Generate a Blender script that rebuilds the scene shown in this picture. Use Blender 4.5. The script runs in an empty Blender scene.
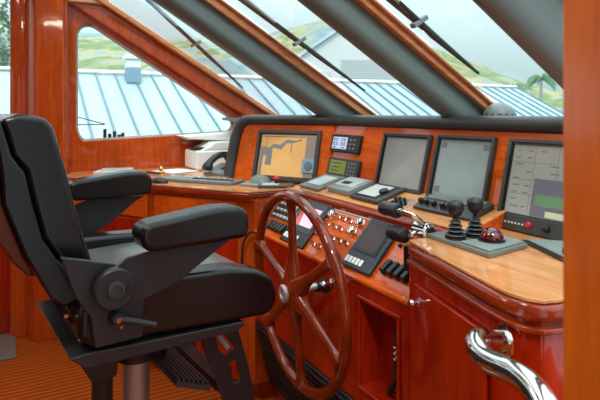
import bpy, bmesh, math, random
from mathutils import Matrix, Vector
random.seed(4)
R = math.radians
COL = bpy.context.scene.collection
H = 1.35                      # eye height above the cabin sole
# ------------------------------------------------------------------ materials
def nt(name):
    m = bpy.data.materials.new(name); m.use_nodes = True
    n = m.node_tree; b = n.nodes['Principled BSDF']
    return m, n, b
def plain(name, col, rough=.5, metal=0, coat=0, spec=None, bump=None, emit=None, estr=0):
    m, n, b = nt(name)
    b.inputs['Base Color'].default_value = (*col, 1)
    b.inputs['Roughness'].default_value = rough
    b.inputs['Metallic'].default_value = metal
    b.inputs['Coat Weight'].default_value = coat
    b.inputs['Coat Roughness'].default_value = .08
    if spec is not None: b.inputs['Specular IOR Level'].default_value = spec
    if emit:
        b.inputs['Emission Color'].default_value = (*emit, 1); b.inputs['Emission Strength'].default_value = estr
    if bump:
        tc = n.nodes.new('ShaderNodeTexCoord'); no = n.nodes.new('ShaderNodeTexNoise'); bp = n.nodes.new('ShaderNodeBump')
        no.inputs['Scale'].default_value = bump[0]; no.inputs['Detail'].default_value = 4
        bp.inputs['Strength'].default_value = bump[1]; bp.inputs['Distance'].default_value = .004
        n.links.new(tc.outputs['Object'], no.inputs['Vector']); n.links.new(no.outputs['Fac'], bp.inputs['Height'])
        n.links.new(bp.outputs['Normal'], b.inputs['Normal'])
    return m
def noise_ramp(n, b, scale, stops, detail=5, rough=.6, dist=0.0, nscale=4):
    tc = n.nodes.new('ShaderNodeTexCoord'); mp = n.nodes.new('ShaderNodeMapping')
    mp.inputs['Scale'].default_value = scale
    no = n.nodes.new('ShaderNodeTexNoise'); no.inputs['Scale'].default_value = nscale
    no.inputs['Detail'].default_value = detail; no.inputs['Roughness'].default_value = rough; no.inputs['Distortion'].default_value = dist
    cr = n.nodes.new('ShaderNodeValToRGB'); e = cr.color_ramp.elements
    e[0].position, e[0].color = stops[0][0], (*stops[0][1], 1)
    e[1].position, e[1].color = stops[-1][0], (*stops[-1][1], 1)
    for p, c in stops[1:-1]:
        k = e.new(p); k.color = (*c, 1)
    n.links.new(tc.outputs['Object'], mp.inputs['Vector']); n.links.new(mp.outputs['Vector'], no.inputs['Vector'])
    n.links.new(no.outputs['Fac'], cr.inputs['Fac']); n.links.new(cr.outputs['Color'], b.inputs['Base Color'])
    return no, cr
def wood(name, dark, mid, light, scale=(1, 1, 1), coat=1.0, rough=.35, crough=.06):
    m, n, b = nt(name)
    no, cr = noise_ramp(n, b, scale, [(.25, dark), (.5, mid), (.78, light)], detail=6, dist=.6)
    b.inputs['Roughness'].default_value = rough; b.inputs['Coat Weight'].default_value = coat
    b.inputs['Coat Roughness'].default_value = crough; b.inputs['Coat IOR'].default_value = 1.5; b.inputs['Specular IOR Level'].default_value = .1
    # gentle orange-peel of the varnish
    n2 = n.nodes.new('ShaderNodeTexNoise'); n2.inputs['Scale'].default_value = 14; n2.inputs['Detail'].default_value = 2
    tc = n.nodes.new('ShaderNodeTexCoord'); bp = n.nodes.new('ShaderNodeBump')
    bp.inputs['Strength'].default_value = .14; bp.inputs['Distance'].default_value = .004
    n.links.new(tc.outputs['Object'], n2.inputs['Vector']); n.links.new(n2.outputs['Fac'], bp.inputs['Height'])
    n.links.new(bp.outputs['Normal'], b.inputs['Coat Normal'])
    return m
M = {}
M['cherry_v'] = wood('varnished cherry upright', (.30, .036, .003), (.44, .060, .005), (.58, .095, .009), (14, 14, 1.2))
M['cherry_x'] = wood('varnished cherry lengthwise', (.44, .052, .003), (.64, .095, .006), (.78, .15, .012), (1.2, 12, 12))
M['cherry_red'] = wood('deep red cherry', (.24, .009, .001), (.36, .015, .0015), (.48, .027, .002), (9, 9, 1.2))
M['cherry_dark'] = wood('dark red moulding', (.15, .013, .002), (.25, .024, .003), (.35, .042, .005), (2, 8, 8))
M['wheel'] = wood('dark varnished wheel wood', (.10, .010, .0015), (.18, .018, .002), (.27, .034, .004), (6, 6, 6))
M['top'] = wood('honey countertop veneer', (.54, .19, .055), (.72, .30, .10), (.84, .42, .17), (1.6, 9, 9))
M['batten'] = wood('light mahogany batten', (.46, .15, .055), (.60, .22, .09), (.72, .30, .13), (3, 2, 8), coat=.35, crough=.25)
M['post'] = wood('orange varnished door post', (.52, .10, .006), (.70, .15, .008), (.82, .20, .012), (8, 8, 1.2), coat=.5, crough=.2)
M['header'] = wood('pale header wood', (.5, .27, .14), (.6, .34, .18), (.66, .4, .22), (3, 2, 8), coat=.3)
M['black_pad'] = plain('black padded vinyl', (.15, .19, .18), .45, bump=(500, .1))
M['brow'] = plain('black padded brow vinyl', (.035, .04, .04), .42, bump=(500, .1))
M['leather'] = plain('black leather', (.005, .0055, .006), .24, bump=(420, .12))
M['leather_sheen'] = plain('black seat leather with painted sheen', (.11, .122, .118), .28, bump=(420, .1))  # black leather lightened: windscreen reflection put into the base colour
M['shell'] = plain('dark brown shell', (.10, .022, .008), .5, spec=.25)
M['black_metal'] = plain('satin black metal', (.018, .018, .02), .42)
M['black'] = plain('black plastic', (.012, .012, .013), .35)
M['rubber'] = plain('black rubber', (.008, .008, .008), .5)
M['grey_dark'] = plain('charcoal plastic', (.038, .042, .042), .4)
M['grey'] = plain('grey plastic', (.16, .18, .175), .4)
M['grey_green'] = plain('grey green plastic', (.24, .29, .27), .35)
M['pale'] = plain('pale grey plastic', (.55, .58, .56), .35)
M['white'] = plain('white plastic', (.80, .80, .77), .4)
M['paper'] = plain('paper', (.8, .8, .8), .8)
M['blue_grey'] = plain('blue black plastic', (.022, .035, .05), .35)
M['chrome'] = plain('polished steel', (.75, .73, .70), .09, 1)
M['steel'] = plain('brushed steel', (.50, .49, .47), .5, .75)
M['brass'] = plain('brass', (.6, .42, .16), .25, 1)
M['red'] = plain('red plastic', (.6, .015, .015), .3)
M['ball'] = plain('dark red glass ball', (.09, .003, .006), .06, coat=1)
M['carpet'] = None
m, n, b = nt('ribbed orange brown carpet')
tc = n.nodes.new('ShaderNodeTexCoord'); wv = n.nodes.new('ShaderNodeTexWave'); wv.bands_direction = 'X'
wv.inputs['Scale'].default_value = 8.5; wv.inputs['Distortion'].default_value = .5; wv.inputs['Detail'].default_value = 2; wv.inputs['Detail Scale'].default_value = 6
cr = n.nodes.new('ShaderNodeValToRGB'); cr.color_ramp.elements[0].color = (.26, .042, .003, 1); cr.color_ramp.elements[1].color = (.42, .082, .006, 1)
cr.color_ramp.elements[0].position = .2; cr.color_ramp.elements[1].position = .85
n.links.new(tc.outputs['Object'], wv.inputs['Vector']); n.links.new(wv.outputs['Fac'], cr.inputs['Fac']); n.links.new(cr.outputs['Color'], b.inputs['Base Color'])
bp = n.nodes.new('ShaderNodeBump'); bp.inputs['Strength'].default_value = .5; bp.inputs['Distance'].default_value = .006
n.links.new(wv.outputs['Fac'], bp.inputs['Height']); n.links.new(bp.outputs['Normal'], b.inputs['Normal']); b.inputs['Roughness'].default_value = .9; b.inputs['Specular IOR Level'].default_value = .1
M['carpet'] = m
def glass(name, tint, fac):
    m = bpy.data.materials.new(name); m.use_nodes = True; n = m.node_tree; n.nodes.clear()
    o = n.nodes.new('ShaderNodeOutputMaterial'); mx = n.nodes.new('ShaderNodeMixShader')
    t = n.nodes.new('ShaderNodeBsdfTransparent'); g = n.nodes.new('ShaderNodeBsdfGlossy'); lw = n.nodes.new('ShaderNodeLayerWeight'); pw = n.nodes.new('ShaderNodeMath'); f = n.nodes.new('ShaderNodeMath')
    t.inputs['Color'].default_value = (*tint, 1); g.inputs['Roughness'].default_value = .02; lw.inputs['Blend'].default_value = .5; pw.operation = 'POWER'; pw.inputs[1].default_value = 5; f.operation = 'MULTIPLY_ADD'; f.inputs[1].default_value = .7; f.inputs[2].default_value = .025; n.links.new(lw.outputs['Facing'], pw.inputs[0]); n.links.new(pw.outputs[0], f.inputs[0])
    n.links.new(f.outputs[0], mx.inputs['Fac']); n.links.new(t.outputs[0], mx.inputs[1]); n.links.new(g.outputs[0], mx.inputs[2])
    n.links.new(mx.outputs[0], o.inputs['Surface']); return m
M['glass'] = glass('clear window glass', (.93, .985, .98), 1)
def screen(name, c0, c1, e, sc=1.0, rough=.12):
    m, n, b = nt(name)
    no, cr = noise_ramp(n, b, (sc, sc, sc), [(.3, c0), (.7, c1)], detail=2, nscale=5)
    n.links.new(cr.outputs['Color'], b.inputs['Emission Color']); b.inputs['Emission Strength'].default_value = e
    b.inputs['Roughness'].default_value = rough; return m
M['scr_chart'] = screen('chart screen land', (.50, .28, .10), (.58, .34, .13), .5)
M['scr_coast'] = plain('chart screen coast grey', (.16, .15, .15), .2, emit=(.2, .19, .19), estr=.4)
M['scr_bar'] = plain('chart screen side bar', (.20, .17, .15), .2, emit=(.22, .18, .16), estr=.4)
M['scr_reflect'] = screen('blank screen with painted reflection', (.20, .20, .18), (.26, .25, .22), .22)  # grey colour and glow stand in for the reflection on a dark screen
M['scr_reflect2'] = screen('blank grey green screen', (.19, .24, .23), (.24, .28, .27), .22)
M['scr_data'] = screen('data screen', (.25, .26, .23), (.29, .30, .27), .3)
M['scr_ink'] = plain('data screen ink', (.12, .12, .12), .2, emit=(.14, .14, .14), estr=.4)
M['scr_dark'] = plain('data screen dark box', (.07, .07, .09), .2, emit=(.13, .12, .15), estr=.5)
M['scr_green'] = plain('data screen green bar', (.08, .15, .08), .2, emit=(.10, .20, .10), estr=.5)
M['scr_yellow'] = plain('data screen yellow key', (.42, .44, .28), .2, emit=(.42, .44, .3), estr=.4)
M['lcd_blue'] = plain('bright blue lcd', (.40, .50, .68), .2, emit=(.45, .55, .75), estr=.45)
M['lcd_ink'] = plain('lcd ink', (.02, .03, .12), .3)
M['lcd_green'] = plain('olive green lcd', (.15, .19, .015), .2, emit=(.17, .21, .01), estr=.2)
M['lcd_pink'] = plain('pink lcd', (.75, .45, .62), .15, emit=(.8, .45, .65), estr=.55)
M['lcd_redpart'] = plain('red part of lcd', (.5, .08, .06), .15, emit=(.5, .08, .06), estr=.4)
M['lcd_brown'] = plain('dark brown lcd', (.045, .02, .016), .3)
M['lcd_pale'] = plain('pale green lcd', (.55, .66, .62), .12)
M['sticker'] = plain('blue grey sticker', (.22, .33, .42), .4)
M['sticker2'] = plain('dark sticker ring', (.10, .17, .24), .4)
def roofmat():
    m, n, b = nt('pale blue metal roofing')
    noise_ramp(n, b, (.2, 2, .2), [(.3, (.35, .45, .48)), (.7, (.42, .52, .545))], nscale=1.2)
    b.inputs['Roughness'].default_value = .5; return m
M['roof'] = roofmat(); M['seam'] = plain('roof seam', (.15, .24, .28), .5)
M['hill'] = None
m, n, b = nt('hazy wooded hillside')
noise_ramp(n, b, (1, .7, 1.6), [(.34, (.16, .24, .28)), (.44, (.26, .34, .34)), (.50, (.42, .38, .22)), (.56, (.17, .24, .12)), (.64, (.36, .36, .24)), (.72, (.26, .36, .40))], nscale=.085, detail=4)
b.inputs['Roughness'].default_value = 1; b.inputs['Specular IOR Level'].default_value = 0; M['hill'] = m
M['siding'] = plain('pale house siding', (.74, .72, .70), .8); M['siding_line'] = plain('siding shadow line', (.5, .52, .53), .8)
M['house_roof'] = plain('pale grey house roof', (.55, .64, .68), .8)
M['leaf'] = plain('hazy green leaves', (.20, .30, .18), .9); M['trunk'] = plain('grey trunk', (.35, .33, .3), .9)
M['water'] = plain('harbour water', (.25, .36, .38), .2)
M['ceiling'] = plain('cream headliner', (.62, .58, .52), .8)
M['mat'] = plain('grey brown door mat', (.16, .12, .10), .9, bump=(90, .6))
# ------------------------------------------------------------------ mesh builder
I4 = Matrix.Identity(4)
class MB:
    def __init__(s, T=I4): s.v = []; s.f = []; s.T = T
    def add(s, vs, fs, mi=0, T=None):
        T = s.T @ T if T is not None else s.T
        o = len(s.v); s.v += [T @ Vector(p) for p in vs]; s.f += [([o + i for i in f], mi) for f in fs]; return s
    def box(s, x0, x1, y0, y1, z0, z1, mi=0, T=None):
        return s.add([(x, y, z) for x in (x0, x1) for y in (y0, y1) for z in (z0, z1)],
                     [(0, 1, 3, 2), (4, 6, 7, 5), (0, 4, 5, 1), (2, 3, 7, 6), (0, 2, 6, 4), (1, 5, 7, 3)], mi, T)
    def prism(s, pts, z0, z1, mi=0, T=None):
        k = len(pts)
        return s.add([(x, y, z0) for x, y in pts] + [(x, y, z1) for x, y in pts],
                     [tuple(range(k)), tuple(range(2 * k - 1, k - 1, -1))] + [(i, (i + 1) % k, k + (i + 1) % k, k + i) for i in range(k)], mi, T)
    def tube(s, pts, rad, seg=12, mi=0, T=None, closed=False, flat=1.0, upv=None):
        pts = [Vector(p) for p in pts]; k = len(pts)
        if not isinstance(rad, (list, tuple)): rad = [rad] * k
        vs = []; fs = []; prev = None
        for i, p in enumerate(pts):
            a = pts[(i - 1) % k] if closed or i else p; c = pts[(i + 1) % k] if closed or i < k - 1 else p
            t = (c - a).normalized()
            if prev is None:
                u = Vector(upv) if upv else (Vector((0, 0, 1)) if abs(t.z) < .9 else Vector((1, 0, 0)))
            else: u = prev
            u = (u - t * u.dot(t)).normalized(); prev = u; w = t.cross(u)
            for j in range(seg):
                q = 2 * math.pi * j / seg
                vs.append(p + rad[i] * (math.cos(q) * u + math.sin(q) * w * flat))
        for i in range(k if closed else k - 1):
            for j in range(seg):
                a, b_ = i * seg, ((i + 1) % k) * seg
                fs.append((a + j, a + (j + 1) % seg, b_ + (j + 1) % seg, b_ + j))
        if not closed: fs += [tuple(range(seg))[::-1], tuple(range((k - 1) * seg, k * seg))]
        return s.add(vs, fs, mi, T)
    def lathe(s, prof, seg=24, mi=0, T=None):
        vs = []; fs = []; k = len(prof)
        for r, z in prof:
            for j in range(seg):
                q = 2 * math.pi * j / seg; vs.append((r * math.cos(q), r * math.sin(q), z))
        for i in range(k - 1):
            for j in range(seg): fs.append((i * seg + j, i * seg + (j + 1) % seg, (i + 1) * seg + (j + 1) % seg, (i + 1) * seg + j))
        fs += [tuple(range(seg))[::-1], tuple(range((k - 1) * seg, k * seg))]
        return s.add(vs, fs, mi, T)
    def plate(s, outer, inners, z0, z1, mi=0, T=None):     # flat plate with holes
        bm = bmesh.new(); es = []
        for loop in [outer] + inners:
            vv = [bm.verts.new((x, y, z0)) for x, y in loop]
            es += [bm.edges.new((vv[i], vv[(i + 1) % len(vv)])) for i in range(len(vv))]
        bmesh.ops.triangle_fill(bm, use_beauty=True, use_dissolve=False, edges=es)
        g = bmesh.ops.extrude_face_region(bm, geom=bm.faces[:])
        for e in g['geom']:
            if isinstance(e, bmesh.types.BMVert): e.co.z = z1
        # the extrude keeps the original faces as the bottom
        bm.verts.index_update()
        r = s.add([v.co.copy() for v in bm.verts], [[v.index for v in f.verts] for f in bm.faces], mi, T); bm.free(); return r
    def build(s, name, mats, parent=None, bevel=0, seg=3, smooth=True, angle=35, subsurf=0, **tags):
        if not isinstance(mats, (list, tuple)): mats = [mats]
        bm = bmesh.new()
        if parent is None:
            xs = [v.x for v in s.v]; ys = [v.y for v in s.v]; zs = [v.z for v in s.v]
            off = Vector(((min(xs) + max(xs)) / 2, (min(ys) + max(ys)) / 2, min(zs)))
        else: off = WL[parent.name]
        vv = [bm.verts.new(v - off) for v in s.v]
        for f, mi in s.f:
            try: fc = bm.faces.new([vv[i] for i in f]); fc.material_index = mi; fc.smooth = smooth
            except ValueError: pass
        bmesh.ops.remove_doubles(bm, verts=bm.verts[:], dist=1e-6)
        bmesh.ops.recalc_face_normals(bm, faces=bm.faces[:])
        me = bpy.data.meshes.new(name); bm.to_mesh(me); bm.free()
        for q in mats: me.materials.append(M[q])
        if smooth: me.set_sharp_from_angle(angle=R(angle))
        o = bpy.data.objects.new(name, me); COL.objects.link(o)
        if parent is None: o.location = off
        else: o.parent = parent
        WL[o.name] = off
        if bevel:
            md = o.modifiers.new('bevel', 'BEVEL'); md.width = bevel; md.segments = seg; md.limit_method = 'ANGLE'; md.angle_limit = R(32); md.harden_normals = smooth
        if subsurf:
            md = o.modifiers.new('sub', 'SUBSURF'); md.levels = subsurf; md.render_levels = subsurf
        for k, v in tags.items(): o[k] = v
        return o
WL = {}
def thing(name, loc, label, category, group=None):
    o = bpy.data.objects.new(name, None); COL.objects.link(o); o.location = loc; o.empty_display_size = .1
    WL[o.name] = Vector(loc); o['label'] = label; o['category'] = category
    if group: o['group'] = group
    return o
def frame(o, x, y):           # frame from origin, x axis, y axis
    x = Vector(x).normalized(); y = Vector(y); y = (y - x * y.dot(x)).normalized(); z = x.cross(y)
    return Matrix(((x.x, y.x, z.x, o[0]), (x.y, y.y, z.y, o[1]), (x.z, y.z, z.z, o[2]), (0, 0, 0, 1)))
def tr(x, y, z): return Matrix.Translation((x, y, z))
def rz(a): return Matrix.Rotation(R(a), 4, 'Z')
def rx(a): return Matrix.Rotation(R(a), 4, 'X')
def ry(a): return Matrix.Rotation(R(a), 4, 'Y')
YZ = frame((0, 0, 0), (0, 1, 0), (0, 0, 1))      # local (a,b,c) -> world (c,a,b)
def S(kind='structure', **k): return dict(kind=kind, **k)
def arc(cx, cy, r, a0, a1, n=8): return [(cx + r * math.cos(R(a0 + (a1 - a0) * i / n)), cy + r * math.sin(R(a0 + (a1 - a0) * i / n))) for i in range(n + 1)]
# ------------------------------------------------------------------ the cabin shell
MB().box(-3.75, 1.2, -3.0, 2.2, -.06, 0).build('floor', 'carpet', smooth=False, **S())
MB().box(-3.75, 1.25, -3.05, .12, 2.28, 2.33).build('ceiling', 'ceiling', smooth=False, **S())
# port wall with the triangular side window
wall = [(.26, 0), (1.95, 0), (1.95, 1.16), (1.66, 1.345), (.29, 2.21), (.26, 2.28)]
win = [(.395, 1.21), (.384, 1.25), (.384, 1.845)] + arc(.449, 1.845, .065, 165, 52, 6) + [(1.39, 1.322)] + arc(1.395, 1.262, .035, 50, -40, 4) + [(1.40, 1.218), (.43, 1.178), (.41, 1.187)]
MB(YZ).plate(wall, [win], -3.61, -3.55).build('wall_port', 'cherry_v', bevel=.008, **S())
MB(YZ).prism([(p[0], p[1]) for p in win], -3.588, -3.582).build('window_1', 'glass', smooth=False, **S())
MB(YZ).plate(win, [[(.900 + (y - .900) * .978, 1.45 + (z - 1.45) * .972) for y, z in win]], -3.60, -3.592).build('trim_20', 'pale', **S())
# aft part of the port wall: low panelled wall, window above, dark frame post
w = MB(); w.box(-3.75, -3.69, -3.0, .10, 0, 1.34)
for y0, y1 in ((-1.2, -.62), (-.55, -.02)):
    w.box(-3.69, -3.68, y0, y1, .10, .55); w.box(-3.69, -3.68, y0, y1, .62, 1.2)
w.box(-3.75, -3.69, -3.0, .10, 2.1, 2.28)
w.build('wall_aft', 'cherry_red', bevel=.006, **S())
MB().box(-3.725, -3.72, -3.0, .06, 1.34, 2.1).build('window_2', 'glass', smooth=False, **S())
# aft and starboard bulkheads behind the camera, each with its windows and a doorway
MB(frame((0, -3.0, 0), (1, 0, 0), (0, 0, 1))).plate([(-3.75, 0), (1.2, 0), (1.2, 2.28), (-3.75, 2.28)], [[(-3.0, 1.2), (-1.9, 1.2), (-1.9, 1.95), (-3.0, 1.95)], [(-1.2, 1.2), (-.2, 1.2), (-.2, 1.95), (-1.2, 1.95)]], 0, .05).build('wall_back', 'cherry_v', **S())
MB(YZ).plate([(-3.0, 0), (1.95, 0), (1.95, 1.2), (1.6, 1.36), (.12, 2.28), (-3.0, 2.28)], [[(-2.2, 1.25), (-1.2, 1.25), (-1.2, 1.9), (-2.2, 1.9)], [(-.5, .03), (.8, .03), (.8, 1.75), (-.5, 2.0)]], 1.2, 1.25).build('wall_starboard', 'cherry_v', **S())
# broad pillar in stepped facets
p = MB(); p.prism([(-3.75, .02), (-3.62, .02), (-3.60, .06), (-3.60, .10), (-3.55, .115), (-3.50, .14), (-3.485, .155), (-3.465, .30), (-3.49, .31), (-3.49, .325), (-3.75, .325)], 0, 2.28)
p.build('trim_1', 'cherry_v', bevel=.006, **S())
MB().box(-3.56, -3.46, .325, .56, 2.022, 2.14).build('trim_2', 'header', bevel=.01, **S())
MB().prism([(-3.53, .42), (-3.50, .42), (-3.50, 1.95), (-3.53, 1.95)], 0, .1).build('baseboard_port', 'cherry_dark', **S())
# white outer sill seen along the foot of the side window
MB(YZ).prism([(.42, 1.150), (1.75, 1.205), (1.75, 1.222), (.42, 1.168)], -3.68, -3.615).build('trim_3', 'white', bevel=.006, **S())
MB(YZ).prism([(1.04, 1.176), (1.62, 1.150), (1.62, 1.232), (1.0, 1.199)], -3.548, -3.36).build('trim_4', 'white', bevel=.008, **S())
# ------------------------------------------------------------------ windscreen: raked 31 degrees, leaning aft over the helm
gb = Vector((0, 1.68, 1.35)); gt = Vector((0, -.5145, .3087)).normalized(); gnv = Vector((0, .5145, .8575)).normalized()
gt = Vector((0, -.8575, .5145)).normalized()
GF = frame(gb, (1, 0, 0), gt)           # local x along the boat's beam, y up the rake, z = x cross y (points down/aft inward?)
zin = 1 if (GF.to_3x3() @ Vector((0, 0, 1))).z < 0 else -1    # +1 when local z points into the cabin
def gbox(mb, x0, x1, y0, y1, d0, d1, mi=0): mb.box(x0, x1, y0, y1, min(zin * d0, zin * d1), max(zin * d0, zin * d1), mi); return mb
LTOP = 1.75
mull = [(-2.42, -2.268, .150, .046), (-1.535, -1.44, .130, .035), (-.865, -.79, .19, .035)]
k = 10
for i, (x0, x1, d, wd) in enumerate(mull):
    # padded half-round beam: prism section in x/depth plane swept along the rake
    sec = [(x0, 0), (x1, 0), (x1, d * .7)] + [((x0 + x1) / 2 + (x1 - x0) / 2 * math.cos(R(a)), d * .7 + d * .3 * math.sin(R(a))) for a in range(10, 171, 16)] + [(x0, d * .7)]
    T = GF @ Matrix(((1, 0, 0, 0), (0, 0, 1, 0), (0, zin, 0, 0), (0, 0, 0, 1)))
    MB(T).prism(sec, -.12, LTOP).build('trim_%d' % (5 + 2 * i), 'black_pad', **S())
    b_ = MB(GF); gbox(b_, x1 + .001, x1 + .03, -.12, LTOP, 0.0, wd); gbox(b_, x1 + .001, x1 + .045, -.12, LTOP, 0, .012)
    b_.build('trim_%d' % (6 + 2 * i), 'batten', bevel=.006, **S())
# port corner rail: dark wooden rail with a lighter capping
b_ = MB(GF); gbox(b_, -3.549, -3.49, -.1, LTOP, .02, .115); b_.build('trim_11', 'cherry_v', bevel=.008, **S())
b_ = MB(GF); gbox(b_, -3.549, -3.44, -.1, LTOP, -.012, .018); b_.build('trim_12', 'batten', bevel=.006, **S())
edges = [-3.46, -2.45, -2.225, -1.535, -1.395, -.865, -.745, .3]
for i in range(4):
    b_ = MB(GF); gbox(b_, edges[2 * i], edges[2 * i + 1], -.12, LTOP, -.012, -.006); b_.build('window_%d' % (3 + i), 'glass', smooth=False, **S())
# near door post on the right
MB(tr(-.272, .507, 0) @ rz(-29)).prism([(-.05, -.05), (.05, -.05), (.05, .05), (-.05, .05)], 0, 2.28).build('door_1', 'post', bevel=.009, **S())
# ------------------------------------------------------------------ helm console
L0 = Vector((0, 1.03, .804)); S0 = Vector((0, 1.201, .987)); B0 = Vector((0, 1.399, 1.044)); T0 = Vector((0, 1.475, 1.35))
PF = frame(L0, (1, 0, 0), S0 - L0); SF = frame(S0, (1, 0, 0), B0 - S0); FF = frame(B0, (1, 0, 0), T0 - B0)
wdir = Vector((-.8718, -.4898, 0)); wn = Vector((-.4898, .8718, 0)); wup = wn * math.cos(R(76)) + Vector((0, 0, math.sin(R(76))))
WF = frame(Vector((-2.25, 1.399, 1.044)), -wdir, wup)    # x to the right, towards the straight fascia
helm = thing('helm_console', (-1.73, 1.1, 0), 'glossy cherry wood helm console with tilted switch panel behind the steering wheel', 'console')
# frontage with real niche
c = MB(frame((0, 1.02, 0), (1, 0, 0), (0, 0, 1)))
c.plate([(-2.27, .39), (-1.19, .39), (-1.19, .80), (-2.27, .80)], [[(-1.427, .455), (-1.238, .455), (-1.238, .737), (-1.427, .737)]], -.02, 0)
c.build('front_panel', 'cherry_red', helm, smooth=False)
c = MB(); c.box(-1.445, -1.427, 1.041, 1.10, .44, .75); c.box(-1.238, -1.22, 1.041, 1.10, .44, .75); c.box(-1.427, -1.238, 1.041, 1.10, .437, .455); c.box(-1.427, -1.238, 1.041, 1.10, .737, .755); c.box(-1.445, -1.22, 1.10, 1.115, .437, .755)
c.build('niche', 'cherry_red', helm, smooth=False)
c = MB(frame((0, 1.02, 0), (1, 0, 0), (0, 0, 1)))
c.plate([(-1.440, .443), (-1.225, .443), (-1.225, .750), (-1.440, .750)], [[(-1.427, .456), (-1.238, .456), (-1.238, .737), (-1.427, .737)]], .0005, .008)
c.build('niche_frame', 'cherry_red', helm, bevel=.003)
MB(YZ).prism([(1.04, .3), (1.40, .3), (1.40, .985), (1.17, .935), (1.045, .80)], -2.27, -2.262).build('side_panel', 'cherry_red', helm)
MB(YZ).prism([(1.02, .39), (1.04, .39), (1.12, .02), (1.12, 0), (1.40, 0), (1.40, .3), (1.22, .3), (1.22, .02), (1.14, .02)][:4] + [(1.40, 0), (1.40, .41), (1.05, .41)], -2.27, -1.19).build('plinth', 'cherry_dark', helm)
# ribbed black grille on the sloping kick face
gk = Vector((0, 1.018, .39)); gl = Vector((0, 1.098, .08)); KF = frame(gl, (1, 0, 0), gk - gl)
c = MB(KF); c.box(-2.255, -1.20, 0, .32, .002, .008)
for i in range(13): c.box(-2.245, -1.21, .012 + i * .0235, .022 + i * .0235, .008, .018)
c.build('ribbed_kick_grille', 'black', helm, smooth=False)
MB(PF).box(-2.26, -1.19, 0, .236, -.03, 0).build('instrument_panel', 'cherry_x', helm, bevel=.002)
c = MB(); c.tube([(-2.265, 1.024, .798), (-1.19, 1.024, .798)], .011, 10); c.build('lip_moulding', 'cherry_x', helm)
MB(PF).box(-2.24, -1.3, .2055, .2105, .0005, .004).build('trim_strip', 'steel', helm)
MB(SF).prism([(-2.26, -.004), (-1.150, -.004), (-1.150, .206), (-2.26, .206)], -.006, 0).build('shelf_top', 'top', helm, bevel=.001)
c = MB(YZ); c.prism([(1.171, .957), (1.170, .982), (1.177, .991), (1.206, .9935), (1.206, .985), (1.19, .972)], -2.27, -1.148); c.build('shelf_lip', 'cherry_dark', helm, bevel=.003)
MB(YZ).prism([(1.203, .975), (1.205, .986), (1.398, 1.041), (1.42, .986), (1.42, .975)], -1.165, -1.149).build('shelf_end', 'cherry_x', helm, bevel=.002)
MB(FF).box(-2.33, -.60, -.08, .262, -.02, 0).build('screen_fascia', 'cherry_x', helm, bevel=.002)
MB(WF).box(-.60, .08, -.058, .262, -.02, 0).build('wing_fascia', 'cherry_x', helm, bevel=.002)
# padded brow: follows the fascia head, turns down the wing's outer edge
ft = lambda x, s, d=0: FF @ Vector((x, s, d)); wt = lambda x, s, d=0: WF @ Vector((x, s, d))
path = [wt(-.612, -.05, 0.0), wt(-.610, .05, 0.0), wt(-.606, .17, 0), wt(-.592, .235, 0), wt(-.565, .268, 0), wt(-.52, .277, 0), wt(-.3, .277, 0), wt(-.08, .277, 0), wt(.0, .277, 0), ft(-2.2, .277), ft(-1.8, .277), ft(-1.2, .277), ft(-.6, .277)]
c = MB(); c.tube(path, [.034, .034, .034, .034, .033] + [.0275] * 8, 16); c.build('padded_brow', 'brow', helm, angle=70)
c = MB(); c.prism([(-2.82, 1.19), (-2.27, 1.50), (-.6, 1.50), (-.6, 1.80), (-3.45, 1.80), (-3.45, 1.30)], 1.30, 1.318); c.build('dash_deck', 'brow', helm)
# ---------------- small controls on the instrument panel
def knob_chrome(name, x, s, r, h, mat='chrome', kids=True):
    T = PF @ tr(x, s, 0)
    q = MB(T).lathe([(r * 1.15, 0), (r * 1.15, h * .25), (r, h * .3), (r * .92, h * .9), (r * .7, h)], 16).build(name, mat, helm)
    return q
for x, s in ((-1.80, .180), (-1.612, .181), (-1.622, .140)):
    q = knob_chrome('rotary_knob', x, s, .017, .024); q['label'] = 'large chrome rotary knob'
for x, s in ((-1.758, .180), (-1.715, .178), (-1.672, .177), (-1.735, .136), (-1.695, .135), (-1.816, .088), (-1.771, .086), (-1.655, .090), (-1.612, .090), (-1.790, .038), (-1.745, .038), (-1.79, .137), (-1.70, .088)):
    T = PF @ tr(x, s, 0)
    q = MB(T); q.lathe([(.008, 0), (.008, .004), (.0055, .006), (.005, .012)], 12); q.tube([(0, -.004, .012), (0, .008, .020)], [.008, .0105], 10, flat=.7)
    q.build('toggle_switch', 'chrome', helm)
for j in range(5):
    MB(PF @ tr(-2.185 + j * .031, .045, 0) @ rx(-14)).box(-.010, .010, -.024, .024, -.004, .018).build('rocker_switch', 'black', helm, bevel=.005)
for j in range(4):
    MB(PF @ tr(-1.352 + j * .034, .062, 0) @ rx(-14)).box(-.011, .011, -.026, .026, -.004, .022).build('rocker_switch', 'black', helm, bevel=.006)
# switch plate with pale legend rows
q = MB(PF); q.box(-2.245, -2.06, .085, .222, 0, .005)
for i in range(4):
    for j in range(5): q.box(-2.237 + j * .035, -2.212 + j * .035, .095 + i * .032, .106 + i * .032, .005, .0062, 1); q.box(-2.23 + j * .035, -2.222 + j * .035, .109 + i * .032, .119 + i * .032, .005, .010, 2)
q.build('legend_plate', ['grey_dark', 'pale', 'black'], helm)
q = MB(PF); q.box(-2.045, -2.03, .09, .222, 0, .006); q.build('edge_strip', 'grey', helm)
q = MB(PF); q.box(-1.88, -1.822, .165, .226, 0, .005)
for i in range(3): q.box(-1.872 + i * .018, -1.862 + i * .018, .185, .205, .005, .009, 1)
q.build('small_plate', ['blue_grey', 'black'], helm)
for x in (-1.36, -1.30, -1.25):
    MB(PF @ tr(x, .15, 0)).lathe([(.008, 0), (.007, .01), (.004, .012)], 12).build('push_button', 'black', helm)
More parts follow.
